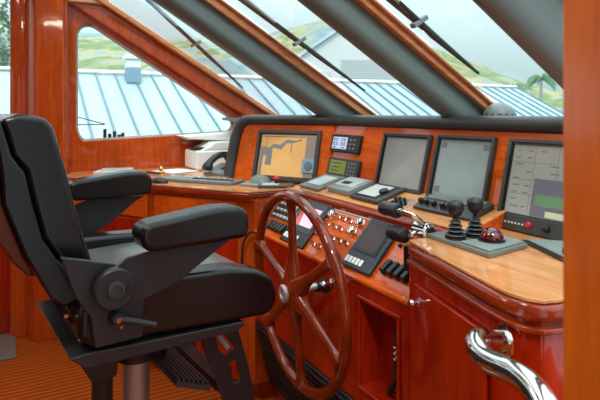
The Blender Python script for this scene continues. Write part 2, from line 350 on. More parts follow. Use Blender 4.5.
# keyhole flange and shaft boss for the wheel
# ---------------- panel instruments as things of their own
def inst(name, T, pts, th, label, cat, body='black', group=None):
    o = thing(name, T @ Vector(((pts[0] + pts[1]) / 2, (pts[2] + pts[3]) / 2, 0)), label, cat, group)
    MB(T).box(pts[0], pts[1], pts[2], pts[3], .0006, th).build('housing', body, o, bevel=min(.006, th * .4))
    return o
ap = inst('autopilot_unit', PF, (-1.562, -1.398, .012, .212), .016, 'blue black autopilot control with dark screen and white keys, right of the wheel', 'instrument', 'blue_grey')
q = MB(PF); q.box(-1.542, -1.418, .075, .196, .0165, .0185); q.build('bezel', 'black', ap, bevel=.001)
MB(PF).box(-1.532, -1.428, .084, .188, .0187, .0195).build('display', 'lcd_brown', ap)
for j in range(5): MB(PF).box(-1.548 + j * .0205, -1.533 + j * .0205, .026, .050, .0165, .021).build('key', 'white', ap, bevel=.002)
rp = inst('rudder_display_unit', PF, (-2.03, -1.836, .0, .216), .014, 'black instrument with pink and red screen seen through the steering wheel', 'instrument', 'black')
MB(PF).box(-2.018, -1.846, .062, .205, .0145, .016).build('bezel', 'grey_dark', rp, bevel=.002)
q = MB(PF); q.prism([(-1.955, .088), (-1.862, .088), (-1.862, .178), (-1.99, .178)], .0165, .0172, 0); q.prism([(-2.003, .078), (-1.955, .088), (-1.99, .178), (-2.003, .178)], .0165, .0172, 1); q.box(-1.90, -1.875, .15, .156, .0172, .0176, 2)
q.build('display', ['lcd_pink', 'lcd_redpart', 'lcd_ink'], rp)
for j in range(5): MB(PF).box(-2.008 + j * .024, -1.99 + j * .024, .018, .042, .0145, .019).build('key', 'white', rp, bevel=.002)
# ---------------- flat units on the sloping shelf
g1 = 'flat instruments on the sloping shelf'
d1 = inst('keypad_display', SF, (-2.225, -2.045, .028, .192), .014, 'flat grey keypad with pale screen, first from the left on the shelf', 'instrument', 'grey')
MB(SF).box(-2.195, -2.075, .060, .165, .0145, .016).build('display', 'lcd_pale', d1, bevel=.001)
d2 = inst('radio_handset_unit', SF, (-2.0, -1.832, .050, .186), .026, 'thicker grey unit with small pale screen, second from the left on the shelf', 'instrument', 'grey_green')
MB(SF).box(-1.985, -1.85, .085, .172, .0262, .028).build('display', 'pale', d2, bevel=.001)
MB(SF).box(-1.96, -1.90, .10, .13, .0282, .029).build('label_plate', 'grey_dark', d2)
d3 = inst('bordered_display', SF, (-1.812, -1.625, .038, .19), .016, 'flat charcoal unit with white reflecting screen and black dial, middle of the shelf', 'instrument', 'grey_dark')
MB(SF).box(-1.795, -1.655, .058, .178, .0162, .0175).build('bezel', 'black', d3)
MB(SF).box(-1.788, -1.672, .066, .170, .0177, .0185).build('display', 'pale', d3)
MB(SF @ tr(-1.672, .115, .0162)).lathe([(.020, 0), (.019, .012), (.015, .014)], 20).build('dial', 'black', d3)
sp = inst('toggle_plate', SF, (-1.60, -1.50, .060, .13), .004, 'small chrome plate with black toggles left of the mixer unit', 'switch', 'chrome')
for i in range(3): MB(SF @ tr(-1.578 + i * .026, .095, .004)).lathe([(.007, 0), (.006, .008), (.008, .018), (.005, .021)], 12).build('toggle', 'black', sp)
d4 = thing('knob_panel', SF @ Vector((-1.34, .14, 0)), 'grey sloping control box with a row of black knobs, right end of the shelf', 'instrument')
MB(SF @ YZ).prism([(.075, .0006), (.188, .0006), (.188, .022), (.13, .022), (.075, .011)], -1.465, -1.19).build('housing', 'grey_dark', d4, bevel=.006)
MB(SF @ YZ).prism([(.135, .0225), (.183, .0225), (.183, .025), (.135, .025)], -1.45, -1.205).build('cover', 'grey', d4, bevel=.001)
KT = SF @ frame((0, .075, .011), (1, 0, 0), (0, .055, .011))
for x, r_ in ((-1.445, .010), (-1.415, .010), (-1.38, .011), (-1.335, .013), (-1.31, .013)):
    MB(KT @ tr(x, .03, 0)).lathe([(r_, .0006), (r_ * .9, .014), (r_ * .7, .017)], 16).build('knob', 'black', d4)
# ---------------- fascia screens
def monitor(T, x0, x1, s0, s1, label, scr, kids=None, rim=.013, name='monitor', low=0):
    o = thing(name, T @ Vector(((x0 + x1) / 2, (s0 + s1) / 2, 0)), label, 'monitor')
    q = MB(T); q.plate([(x0, s0), (x1, s0), (x1, s1), (x0, s1)], [[(x0 + rim, s0 + rim + low), (x1 - rim, s0 + rim + low), (x1 - rim, s1 - rim), (x0 + rim, s1 - rim)]], .0006, .022)
    q.build('bezel', 'grey_dark', o, bevel=.003)
    MB(T).plate([(x0 + rim, s0 + rim + low), (x1 - rim, s0 + rim + low), (x1 - rim, s1 - rim), (x0 + rim, s1 - rim)], [[(x0 + rim + .004, s0 + rim + low + .004), (x1 - rim - .004, s0 + rim + low + .004), (x1 - rim - .004, s1 - rim - .005), (x0 + rim + .004, s1 - rim - .005)]], .001, .015).build('inner_rim', 'black', o)
    return o, (x0 + rim, x1 - rim, s0 + rim + low, s1 - rim)
# 1: chart plotter on the angled wing (local x runs right; wing x = -distance)
o, (a, b2, s0, s1) = monitor(WF, -.445, -.05, -.052, .218, 'large screen showing an orange chart on the angled left fascia', 'scr_chart', rim=.020, name='chart_plotter')
q = MB(WF); q.box(a, b2, s0, s1, .001, .008, 0)
q.prism([(b2 - .062, s0), (b2 - .008, s0), (b2 - .008, s1 - .01), (b2 - .066, s1 - .01)], .0082, .0088, 2)
q.prism([(a + .01, s1 - .07), (a + .06, s1 - .075), (a + .09, s1 - .055), (a + .13, s1 - .06), (a + .17, s1 - .03), (a + .23, s1 - .035), (a + .26, s1 - .022), (a + .26, s1 - .034), (a + .21, s1 - .048), (a + .17, s1 - .05), (a + .14, s1 - .085), (a + .09, s1 - .075), (a + .06, s1 - .11), (a + .01, s1 - .13)][::-1], .0082, .0088, 1)
q.prism([(a + .045, s0 + .06), (a + .085, s0 + .06), (a + .085, s0 + .14), (a + .05, s0 + .14)], .0082, .0088, 1)
q.box(a + .008, a + .028, s0, s1 - .08, .0082, .0086, 1); q.box(a + .04, a + .044, s0 + .12, s1 - .02, .0082, .0086, 1); q.box(a + .20, a + .206, s1 - .10, s1 - .04, .0082, .0086, 1)
q.box(a + .01, b2 - .07, s1 - .018, s1 - .012, .0089, .0092, 1)
q.build('display', ['scr_chart', 'scr_coast', 'scr_bar'], o)
q = MB(WF @ tr(b2 - .03, s0 + .065, .009)); q.box(-.04, .04, -.035, .035, 0, .012); q.lathe([(.024, .0125), (.024, .016), (.018, .017)], 24, 1); q.build('sun_cover_sticker', ['sticker', 'sticker2'], o, bevel=.004)
# 2, 3: blank monitors
o, (a, b2, s0, s1) = monitor(FF, -1.836, -1.545, -.012, .224, 'switched-off grey monitor left of the two centre fascia screens', 'x')
MB(FF).box(a, b2, s0, s1, .001, .008).build('display', 'scr_reflect', o)
o, (a, b2, s0, s1) = monitor(FF, -1.512, -1.237, -.012, .228, 'grey green monitor with small corner boxes, right of the two centre screens', 'x')
q = MB(FF); q.box(a, b2, s0, s1, .001, .008)
for u, v_ in ((a + .012, s1 - .036), (b2 - .038, s1 - .036), (a + .012, s0 + .012)): q.box(u, u + .026, v_, v_ + .022, .0082, .0086, 1)
q.build('display', ['scr_reflect2', 'scr_dark'], o)
# 4: data screen
o, (a, b2, s0, s1) = monitor(FF, -1.180, -.86, -.062, .226, 'right hand monitor showing grey data pages above a red button', 'x', low=.036, name='data_monitor')
q = MB(FF); q.box(a, b2, s0, s1, .001, .008, 0)
W_ = b2 - a; HH = s1 - s0
for r_ in range(9):
    for cix in range(7):
        if random.random() < .72: q.box(a + .018 + cix * .042, a + .018 + cix * .042 + random.uniform(.014, .034), s1 - .024 - r_ * .022, s1 - .020 - r_ * .022, .0082, .0085, 1)
for xx in (a + .085, a + .165): q.box(xx, xx + .0015, s0 + .01, s1 - .01, .0082, .0085, 1)
for ss in (s1 - .06, s1 - .115, s1 - .16): q.box(a + .01, a + .16, ss, ss + .0015, .0082, .0085, 1)
q.box(a + .095, b2 - .008, s0 + .006, s0 + .120, .0087, .0090, 2); q.box(a + .108, a + .22, s0 + .038, s0 + .072, .0091, .0094, 3); q.box(a + .148, b2 - .06, s0 + .008, s0 + .026, .0091, .0094, 4)
q.build('display', ['scr_data', 'scr_ink', 'scr_dark', 'scr_green', 'scr_yellow'], o)
for j in range(8): MB(FF).box(-1.168 + j * .0125, -1.162 + j * .0125, -.042, -.036, .0222, .0245).build('key', 'pale', o)
MB(FF @ tr(-1.055, -.036, .022)).lathe([(.009, 0), (.009, .008), (.006, .011)], 16).build('red_button', 'red', o)
MB(FF @ tr(-.995, -.037, .022)).lathe([(.011, 0), (.009, .010), (.006, .012)], 16).build('dial', 'black', o)
# small read-outs
o = thing('compass_readout', FF @ Vector((-2.12, .16, 0)), 'small black readout with bright blue white digits, upper of two on the fascia', 'instrument')
MB(FF).box(-2.243, -2.0, .118, .204, .0006, .018).build('housing', 'black', o, bevel=.004)
q = MB(FF); q.box(-2.225, -2.10, .132, .190, .0182, .019, 0)
for i, (s_, h_, xs) in enumerate(((.172, .012, 5), (.148, .018, 5))):
    for j in range(xs):
        x = -2.218 + j * .0225
        if j == 2: q.box(x + .005, x + .009, s_, s_ + .004, .0191, .0194, 1); continue
        q.plate([(x, s_), (x + .014, s_), (x + .014, s_ + h_), (x, s_ + h_)], [[(x + .004, s_ + .0035), (x + .010, s_ + .0035), (x + .010, s_ + h_ - .0035), (x + .004, s_ + h_ - .0035)]], .0191, .0194, 1)
q.box(-2.218, -2.19, .136, .141, .0191, .0194, 1); q.box(-2.14, -2.12, .136, .141, .0191, .0194, 1)
q.build('display', ['lcd_blue', 'lcd_ink'], o)
for i in range(2):
    for j in range(3): MB(FF).box(-2.078 + i * .03, -2.060 + i * .03, .134 + j * .02, .143 + j * .02, .0182, .021).build('key', 'grey', o)
o = thing('log_readout', FF @ Vector((-2.1, .05, 0)), 'small grey readout with olive green screen, lower of two on the fascia', 'instrument')
MB(FF).box(-2.228, -1.97, .0, .088, .0006, .020).build('housing', 'grey_dark', o, bevel=.004)
q = MB(FF); q.box(-2.205, -2.07, .012, .076, .0202, .021, 0)
for i in range(3): q.box(-2.19, -2.13 + .01 * i, .024 + .018 * i, .029 + .018 * i, .0211, .0213, 1)
q.build('display', ['lcd_green', 'grey_dark'], o)
for i in range(3):
    for j in range(4): MB(FF).box(-2.05 + i * .023, -2.037 + i * .023, .012 + j * .017, .021 + j * .017, .0202, .023).build('key', 'grey', o)
# compass on the dash top
o = thing('magnetic_compass', (-1.37, 1.61, 1.318), 'dome compass on the dash top at the foot of the windscreen', 'compass')
T = tr(-1.37, 1.61, 1.3185)
MB(T).lathe([(.075, 0), (.075, .012), (.066, .018)], 32).build('base', 'pale', o)
MB(T).lathe([(.060 * math.cos(R(a_)), .0185 + .052 * math.sin(R(a_))) for a_ in range(0, 90, 10)], 32).build('dome', 'grey', o, angle=80)
q = MB(T)
for a_ in range(0, 360, 24): q.box(.048, .0600, -.004, .004, .0, .004, 0, rz(a_) @ tr(0, 0, .024))
q.build('card_marks', 'black', o)
# ------------------------------------------------------------------ cabinet to the right of the wheel
cab = thing('side_cabinet', (-.9, 1.1, 0), 'cherry cabinet with rounded honey coloured top, right of the helm console', 'cabinet')
u = Vector((.963, -.27, 0)).normalized()
CF = frame((-1.183, 1.005, 0), u, (0, 0, 1))      # local z points out of the face, aft
topo = [(-1.183, 1.004), (-.80, .898), (-.74, .887), (-.695, .890), (-.665, .91), (-.655, .95), (-.65, 1.39), (-1.183, 1.39)]
MB().prism([(-1.181, 1.012), (-.795, .906), (-.74, .896), (-.70, .898), (-.673, .916), (-.663, .95), (-.658, 1.39), (-1.181, 1.39)], .977, .985).build('countertop', 'top', cab, bevel=.002)
c = MB(); c.prism(topo, .938, .9765); c.build('edge_moulding', 'cherry_dark', cab, bevel=.017, seg=6)
def inset(pts, d):
    cx = sum(p[0] for p in pts) / len(pts); cy = sum(p[1] for p in pts) / len(pts); out = []
    for x, y in pts:
        out.append((x + (d if x < cx else -d), y + (d if y < cy else -d)))
    return out
body = [(-1.180, 1.012), (-.795, .908), (-.74, .899), (-.705, .903), (-.68, .92), (-.672, .955), (-.665, 1.38), (-1.180, 1.38)]
MB().prism([(x, y + .0) for x, y in topo], .918, .930).build('lower_moulding', 'cherry_dark', cab, bevel=.004)
MB().prism(body, 0, .918).build('body', 'cherry_red', cab, bevel=.004)
MB().prism(body, .9302, .9378).build('neck', 'cherry_dark', cab)
d = MB(CF); d.box(.062, .40, .06, .880, -.004 + .0, .006); dd = d.build('door', 'cherry_red', cab, bevel=.002)
q = MB(CF @ tr(.093, .838, .006)); q.lathe([(.014, 0), (.014, .003), (.006, .006), (.006, .016), (.011, .020), (.010, .028), (.004, .030)], 16); q.build('knob', 'chrome', dd)
# chrome hand rail springing from the cabinet face
hr = thing('grab_rail', (-.709, .846, .921), 'curved polished steel grab rail on the cabinet corner, lower right', 'handrail')
fl = None
q = MB(CF @ tr(.462, .890, .0005)); q.lathe([(.034, 0), (.034, .004), (.022, .007)], 28); q.build('flange', 'chrome', hr)
ctrl = [(-.739, .878, .890), (-.728, .830, .905), (-.712, .782, .924), (-.688, .748, .926), (-.650, .730, .922), (-.605, .722, .926), (-.566, .712, .932), (-.527, .699, .930), (-.494, .682, .918), (-.468, .664, .895), (-.452, .652, .86), (-.445, .648, .78)]
def smooth_path(c, n=5):
    c = [Vector(p) for p in c]; out = []
    for i in range(len(c) - 1):
        p0 = c[max(i - 1, 0)]; p1 = c[i]; p2 = c[i + 1]; p3 = c[min(i + 2, len(c) - 1)]
        for k_ in range(n):
            t = k_ / n
            out.append(.5 * ((2 * p1) + (p2 - p0) * t + (2 * p0 - 5 * p1 + 4 * p2 - p3) * t * t + (3 * p1 - p0 - 3 * p2 + p3) * t ** 3))
    return out + [c[-1]]
MB().tube(smooth_path(ctrl), .0205, 24).build('rail', 'chrome', hr, angle=70)
# joystick unit
js = thing('joystick_control', (-1.06, 1.15, .985), 'grey panel with two black bellows joysticks and a red trackball on the cabinet top', 'control panel')
MB().prism([(-1.185, 1.078), (-.929, 1.058), (-.955, 1.235), (-1.165, 1.245)], .9856, .998).build('plate', 'grey', js, bevel=.003)
MB().prism([(-1.047, 1.078), (-.94, 1.068), (-.962, 1.228), (-1.042, 1.232)], .9982, 1.003).build('raised_plate', 'grey_green', js, bevel=.002)
def joystick(x, y, h):
    T = tr(x, y, .9985); pr = [(.029, 0), (.029, .006)]
    n_ = 4
    for i in range(n_):
        z0 = .006 + i * .0115; r0 = .0265 - i * .0036
        pr += [(r0 * .68, z0), (r0, z0 + .003), (r0, z0 + .007), (r0 * .68, z0 + .0105)]
    pr += [(.007, .056)]
    b1 = MB(T).lathe(pr, 24).build('bellows', 'rubber', js, angle=25)
    MB(T).lathe([(.0065, .056), (.0065, h - .034)], 12).build('shaft', 'black', js)
    MB(T).lathe([(.009, h - .042), (.018, h - .036), (.0225, h - .024), (.0235, h - .010), (.019, h - .001), (.009, h + .002)], 20).build('grip', 'black', js, angle=50)
    for i in range(4):
        z0 = .006 + i * .0115; r0 = .0265 - i * .0036
        MB(T).lathe([(r0 + .0004, z0 + .004), (r0 + .001, z0 + .005), (r0 + .0004, z0 + .006)], 24).build('ring', 'grey', b1)
joystick(-1.090, 1.103, .104); joystick(-1.080, 1.170, .108)
q = MB(tr(-1.008, 1.155, 1.0032)); q.lathe([(.036, 0), (.036, .003), (.032, .004)], 28); q.build('ball_ring', 'black', js)
q = MB(tr(-1.008, 1.155, 1.0075)); q.lathe([(.031 * math.cos(R(a_)), .002 + .031 * math.sin(R(a_))) for a_ in range(0, 90, 9)], 28); q.build('trackball', 'ball', js, angle=80)
# flat unit at the right of the counter
fu = thing('flat_control_unit', (-.9, 1.27, .985), 'thin grey control unit with black knob on the cabinet top beside the door post', 'control panel')
MB().prism([(-1.01, 1.275), (-.815, 1.185), (-.76, 1.28), (-.93, 1.355)], .9856, .992).build('base', 'black', fu, bevel=.002)
MB().prism([(-.995, 1.278), (-.825, 1.200), (-.776, 1.278), (-.93, 1.343)], .9922, .998).build('housing', 'grey_green', fu, bevel=.002)
MB(tr(-.835, 1.228, .998)).lathe([(.013, 0), (.012, .014), (.009, .016)], 16).build('knob', 'black', fu)
# twin throttle levers between panel and cabinet
th = thing('throttle_control', (-1.215, 1.06, .85), 'chrome twin throttle levers with black grips at the console corner', 'throttle')
MB().prism([(-1.248, 1.045), (-1.192, 1.045), (-1.192, 1.12), (-1.248, 1.12)], .875, .955).build('pedestal', 'black', th, bevel=.008)
MB(tr(-1.186, 1.095, .998) @ ry(90)).lathe([(.026, -.05), (.026, .0), (.018, .006), (.006, .007)], 24).build('hub', 'chrome', th)
MB(tr(-1.178, 1.095, .998) @ ry(90)).lathe([(.016, 0), (.015, .003)], 20).build('hub_cap', 'black', th)
l1 = MB().tube(smooth_path([(-1.205, 1.095, 1.0), (-1.20, 1.075, 1.025), (-1.203, 1.048, 1.045), (-1.222, 1.026, 1.056), (-1.235, 1.022, 1.057)]), .009, 12, flat=1.4).build('lever', 'chrome', th)
MB(tr(-1.236, 1.022, 1.057) @ ry(-90)).lathe([(.012, 0), (.021, .004), (.0225, .012), (.0205, .035), (.0205, .040), (.0225, .064), (.021, .076), (.014, .079)], 20).build('grip', 'black', l1, angle=50)
l2 = MB().tube(smooth_path([(-1.225, 1.095, .995), (-1.215, 1.06, .99), (-1.20, 1.03, .99), (-1.198, 1.015, .992)]), .009, 12, flat=1.4).build('lever', 'chrome', th)
q = MB(tr(-1.193, 1.012, .993) @ ry(-90)); q.lathe([(.012, 0), (.021, .004), (.0225, .012)] + [(.0205 if i % 2 else .0225, .014 + i * .005) for i in range(10)] + [(.021, .068), (.014, .071)], 20); q.build('grip', 'black', l2, angle=25)
# cables in the niche
q = MB()
q.tube(smooth_path([(-1.275, 1.07, .70), (-1.280, 1.06, .62), (-1.275, 1.055, .56), (-1.30, 1.05, .50), (-1.33, 1.06, .464)]), .009, 8)
q.tube(smooth_path([(-1.262, 1.07, .66), (-1.30, 1.06, .57), (-1.285, 1.05, .53), (-1.26, 1.045, .57), (-1.275, 1.05, .50), (-1.33, 1.06, .464)]), .004, 8)
q.build('cable_bundle', 'rubber', label='black cables hanging in the niche of the console front', category='cable')
q = MB(); q.box(-1.275, -1.250, 1.032, 1.050, .58, .69)
for i in range(5): q.box(-1.270 + (i % 2) * .009, -1.264 + (i % 2) * .009, 1.029, 1.032, .60 + i * .009, .604 + i * .009, 1)
q.build('corded_handset', ['black', 'white'], label='narrow black handset with white dots hanging in the console niche', category='handset')
# ------------------------------------------------------------------ steering wheel
sw = thing('steering_wheel', (-1.645, .895, .721), 'varnished dark wood steering wheel with six spokes and steel hub', 'steering wheel')
WT = tr(-1.645, .895, .721) @ rz(-2) @ rx(3) @ frame((0, 0, 0), (1, 0, 0), (0, 0, 1))   # local xy = wheel plane, local z = towards the seat
RR = .334
ring = [(RR * math.cos(2 * math.pi * i / 72), RR * math.sin(2 * math.pi * i / 72), 0) for i in range(72)]
MB(WT).tube(ring, .0182, 14, closed=True, upv=(0, 0, 1)).build('rim', 'wheel', sw, angle=80)
for a_ in (90, 33, -25, -88, -143, 163):
    q = MB(WT @ rz(a_)); n_ = 16; pts = []; rad = []
    for i in range(n_ + 1):
        t = i / n_; r0 = .02 + (RR - .022) * t; pts.append((r0, 0, .010 * (1 - t) ** 1.5)); rad.append(.0185 + .030 * max(0, 1 - t * 2.4) ** 1.3 + .018 * max(0, (t - .84) / .16) ** 2)
    vs = []
    q.tube(pts, rad, 12, flat=1.0, upv=(0, 0, 1))
    # flatten across the wheel plane
    for j, v in enumerate(q.v):
        l = WT.inverted() @ v; c0 = .010 * (1 - min(1, max(0, (Vector((l.x, l.y)).length - .02) / (RR - .022)))) ** 1.5
        l.z = c0 + (l.z - c0) * .78; q.v[j] = WT @ l
    q.build('spoke', 'wheel', sw, angle=80)
MB(WT).lathe([(.058, -.016), (.070, -.006), (.070, .008), (.050, .020), (.030, .025)], 32).build('hub', 'wheel', sw, angle=50)
MB(WT).lathe([(.032, .0255), (.032, .050), (.028, .055), (.016, .055), (.015, .052)], 28).build('hub_cap', 'steel', sw)
MB(WT).lathe([(.012, -.125), (.012, -.0185)], 20).build('shaft', 'steel', sw)
q = MB(tr(-1.645, .999, .721) @ rx(90)); q.lathe([(.026, -.018), (.026, -.010), (.018, -.006), (.018, .022), (.010, .026)], 24); q.build('shaft_flange', 'black_metal', helm)
q = MB(tr(-1.60, 1.0, .745) @ rx(90)); q.lathe([(.014, -.0195), (.014, -.012), (.006, -.008), (.006, .012), (.010, .016), (.008, .022)], 16); q.build('control_pull', 'chrome', helm)
# ------------------------------------------------------------------ helm chair
CH = tr(-1.53, .20, 0) @ rz(6)
yo = .215
def prof(pts): return [(y - yo, z) for y, z in pts]
chair = thing('helm_chair', (-1.53, .31, 0), 'black leather pilot chair with armrests on a steel pedestal, left foreground', 'chair')
CY = CH @ YZ
def back(y, z): return (y - .028 * max(0, min(1, (z - .95) / .12)), z)
def cp(pts, x0, x1, name, mat, bevel=.012, par=None, seg=4, **k): return MB(CY).prism(prof(pts), x0, x1).build(name, mat, par or chair, bevel=bevel, seg=seg, **k)
cp([back(.017, 1.302), back(.004, 1.336), (.012, 1.348), (.062, 1.342), (.081, 1.320), (.095, 1.267), (.11, 1.211), (.126, 1.142), (.147, 1.06), (.172, .985), (.150, .945)] + [back(*q_) for q_ in [(.112, 1.015), (.087, 1.079), (.067, 1.158), (.053, 1.225), (.028, 1.259)]], -.235, .238, 'back_cushion', 'leather', .014)
cp([back(*q_) for q_ in [(-.012, 1.335), (.0, 1.27), (.007, 1.225), (.011, 1.16), (.045, 1.05), (.072, .945), (.10, .922), (.138, .932), (.145, .945), (.110, 1.015), (.085, 1.079), (.065, 1.158), (.051, 1.225), (.026, 1.259), (.015, 1.302), (.004, 1.342)]], -.25, .25, 'back_bolster', 'leather', .014)
cp([back(*q_) for q_ in [(-.045, 1.335), (-.038, 1.2), (-.022, 1.12), (.022, 1.03), (.040, 1.0), (.056, .995), (.043, 1.05), (.009, 1.16), (-.002, 1.27), (-.014, 1.337)]], -.225, .235, 'back_shell', 'shell', .006)
cp([(.052, .999), (.062, .985), (.087, .94), (.128, .86), (.136, .822), (.156, .822), (.146, .86), (.108, .915), (.082, .938), (.066, .990)], .06, .235, 'lower_back_plate', 'shell', .004)
for y_, z_ in ((.062, .962), (.095, .902), (.125, .84)):
    MB(CY @ tr(y_ - yo + .012, z_ - .004, .2352)).lathe([(.005, 0), (.004, .003)], 10).build('screw', 'chrome', chair)
# seat: centre pad and raised side bolsters
cp([(.13, .90), (.135, .85), (.17, .835), (.5, .815), (.595, .812), (.618, .835), (.622, .87), (.605, .905), (.56, .928), (.49, .938), (.35, .935), (.2, .93)], -.215, .215, 'seat_cushion', 'leather_sheen', .02, seg=5)
for sx in (1, -1):
    x0, x1 = sorted((sx * .217, sx * .295))
    cp([(.12, .92), (.118, .86), (.15, .832), (.26, .832), (.5, .815), (.597, .810), (.622, .828), (.630, .865), (.612, .908), (.565, .938), (.49, .955), (.36, .962), (.22, .965), (.14, .95)], x0, x1, 'seat_bolster', 'leather', .026, seg=6)
    # side bracket, arm plate, pivot
    xo = .300 if sx > 0 else -.312
    cp([(.080, 1.050), (.160, 1.027), (.19, 1.018), (.235, .99), (.256, .93), (.254, .842), (.150, .842), (.140, .911), (.110, .96)], xo, xo + .012, 'side_bracket', 'black_metal', .003)
    xo2 = .314 if sx > 0 else -.322
    dz = 0 if sx > 0 else .03
    dy = -.012 if sx > 0 else -.035
    cp([(.17, 1.0), (.215, 1.03 + dz * .5), (.286, 1.038 + dz), (.47, 1.034 + dz), (.44, 1.018 + dz), (.34, .958 + dz * .5), (.24, .925), (.17, .94)], xo2, xo2 + .008, 'arm_plate', 'black_metal', .002)
    xa = .275 if sx > 0 else -.355
    cp([(y_ + dy, z_) for y_, z_ in [(.252, 1.098 + dz), (.248, 1.076 + dz), (.256, 1.049 + dz), (.275, 1.040 + dz), (.515, 1.041 + dz), (.522, 1.07 + dz), (.519, 1.102 + dz), (.497, 1.121 + dz), (.44, 1.1235 + dz), (.397, 1.120 + dz), (.33, 1.112 + dz), (.275, 1.106 + dz)]], xa, xa + .08, 'armrest', 'leather', .014, seg=5)
    d_ = sx
    T = CY @ tr(.185 - yo, .970, .322 if sx > 0 else -.322) @ (I4 if sx > 0 else ry(180))
    pv = MB(T).lathe([(.045, .0005), (.045, .016), (.041, .020)], 36).build('pivot_disc', 'black_metal', chair)
    MB(T).lathe([(.019, .0205), (.018, .026), (.012, .027), (.012, .024)], 24).build('pivot_cap', 'grey_dark', pv)
    if sx > 0: MB(T @ tr(.030, -.003, 0)).lathe([(.009, .0205), (.009, .024), (.005, .024)], 14).build('pivot_screw', 'black', pv)
T = CY @ tr(.192 - yo, .902, .3125)
lv = MB(T); lv.lathe([(.016, 0), (.015, .018), (.011, .026)], 20); lv.tube([(0.0, 0, .020), (.03, -.008, .026), (.080, -.026, .032)], [.0085, .0075, .0062], 10); lv = lv.build('recline_lever', 'black_metal', chair)
MB(T).lathe([(.006, .0262), (.0055, .029)], 12).build('lever_screw', 'chrome', lv)
MB(CY @ tr(.205 - yo, .876, .3125)).lathe([(.0038, 0), (.003, .003)], 10).build('screw', 'chrome', chair)
q = MB(CY); q.tube([(.138 - yo, .945, .262), (.175 - yo, .905, .262)], .006, 10); q.tube([(.145 - yo, .925, .285), (.17 - yo, .90, .285)], .005, 10); q.build('hinge_rod', 'brass', chair)
cp([(.10, .826), (.135, .796), (.50, .790), (.525, .800), (.525, .8105), (.50, .812), (.141, .829)], -.12, .297, 'seat_pan', 'black_metal', .003)
# pedestal
P1 = CH @ Vector((-.01, .342 - yo, 0)); P2 = CH @ Vector((-.01, .248 - yo, 0))
MB(tr(P1.x, P1.y, 0)).lathe([(.037, .031), (.037, .652)], 32).build('pedestal_pole', 'steel', chair)
MB(tr(P1.x, P1.y, 0)).lathe([(.052, .653), (.053, .70), (.052, .791)], 32).build('swivel_collar', 'black_metal', chair)
MB(tr(P1.x - .0, P1.y, 0)).lathe([(.2, .001), (.2, .015), (.06, .03)], 40).build('pedestal_base', 'steel', chair)
MB(tr(P2.x, P2.y, 0)).lathe([(.028, .022), (.028, .64)], 24).build('rear_pole', 'black_metal', chair)
MB(CY).prism(prof([(.17, .79), (.17, .71), (.205, .645), (.268, .645), (.275, .70), (.275, .79)]), -.06, .06).build('lift_block', 'black_metal', chair, bevel=.006)
# footrest
foot = [(.43, .79), (.545, .79), (.585, .66), (.63, .45), (.55, .44), (.50, .60)]
sl1 = [(.484, .765), (.504, .765), (.548, .700), (.522, .688), (.50, .705)]; sl2 = [(.530, .668), (.553, .670), (.566, .608), (.545, .600)]
for x0 in (.195, -.205):
    MB(CY).plate(prof(foot), [prof(sl1), prof(sl2)], x0, x0 + .008).build('footrest_arm', 'black_metal', chair, bevel=.001)
MB(CY).prism(prof([(.487, .755), (.500, .757), (.535, .708), (.523, .700)]), .188, .200).build('stop_block', 'grey_green', chair, bevel=.002)
for (ya, za), (yb, zb), x0, x1 in (((.385, .652), (.480, .612), -.20, .19), ((.500, .606), (.590, .556), -.196, .19)):
    fr = MB(CY); fr.prism(prof([(ya, za), (yb, zb), (yb - .004, zb - .012), (ya - .004, za - .012)]), x0, x1)
    for i in range(7):
        t = (i + .15) / 7; t2 = (i + .65) / 7
        fr.prism(prof([(ya + (yb - ya) * t, za + (zb - za) * t), (ya + (yb - ya) * t2, za + (zb - za) * t2), (ya + (yb - ya) * t2 + .002, za + (zb - za) * t2 + .007), (ya + (yb - ya) * t + .002, za + (zb - za) * t + .007)]), x0 + .004, x1 - .004)
    fr.build('foot_board', 'grey_dark', chair, smooth=False)
MB(CY).prism(prof([(.37, .79), (.40, .79), (.43, .70), (.42, .645), (.40, .66), (.39, .70)]), .0, .02).build('footrest_bracket', 'black', chair, bevel=.004)
# ------------------------------------------------------------------ corner desk to the left
desk = thing('corner_desk', (-2.9, 1.0, 0), 'cherry wood corner desk with panelled front, left of the steering wheel', 'desk')
dt = [(-2.255, .985), (-2.79, .640), (-3.42, .24), (-3.465, .24), (-3.465, .34), (-3.548, .34), (-3.548, 1.78), (-2.62, 1.78), (-2.272, 1.42), (-2.272, 1.0)]
MB().prism(dt, .9765, .985).build('desktop', 'top', desk, bevel=.002)
MB().prism([(x, y) for x, y in dt], .948, .976).build('edge_moulding', 'cherry_dark', desk, bevel=.009, seg=4)
db = [(-2.272, 1.02), (-2.80, .672), (-3.42, .275), (-3.465, .275), (-3.465, .34), (-3.54, .34), (-3.54, 1.75), (-2.62, 1.75), (-2.272, 1.42)]
MB().prism(db, .08, .9475).build('body', 'cherry_v', desk)
MB().prism([(-2.276, 1.05), (-2.80, .705), (-3.45, .31), (-3.45, 1.7), (-2.276, 1.4)], 0.0005, .08).build('plinth', 'cherry_dark', desk)
DF = frame((-2.272, 1.02, 0), (.8352, .55, 0), (0, 0, 1))     # x runs to the right along the diagonal front, z outwards
DF = frame((-2.80, .672, 0), Vector((-2.272, 1.02, 0)) - Vector((-2.80, .672, 0)), (0, 0, 1))
for x0, x1 in ((.015, .53), (-.64, -.03)):
    MB(DF).box(x0, x1, .80, .925, .001, .008).build('drawer', 'cherry_x', desk, bevel=.002)
for x0, x1 in ((.015, .27), (.28, .53), (-.64, -.34), (-.33, -.03)):
    dd = MB(DF).box(x0, x1, .10, .785, .001, .008).build('door', 'cherry_red', desk, bevel=.002)
MB(DF).box(-.7, .63, .936, .947, .001, .012).build('cove_moulding', 'cherry_x', desk, bevel=.003)
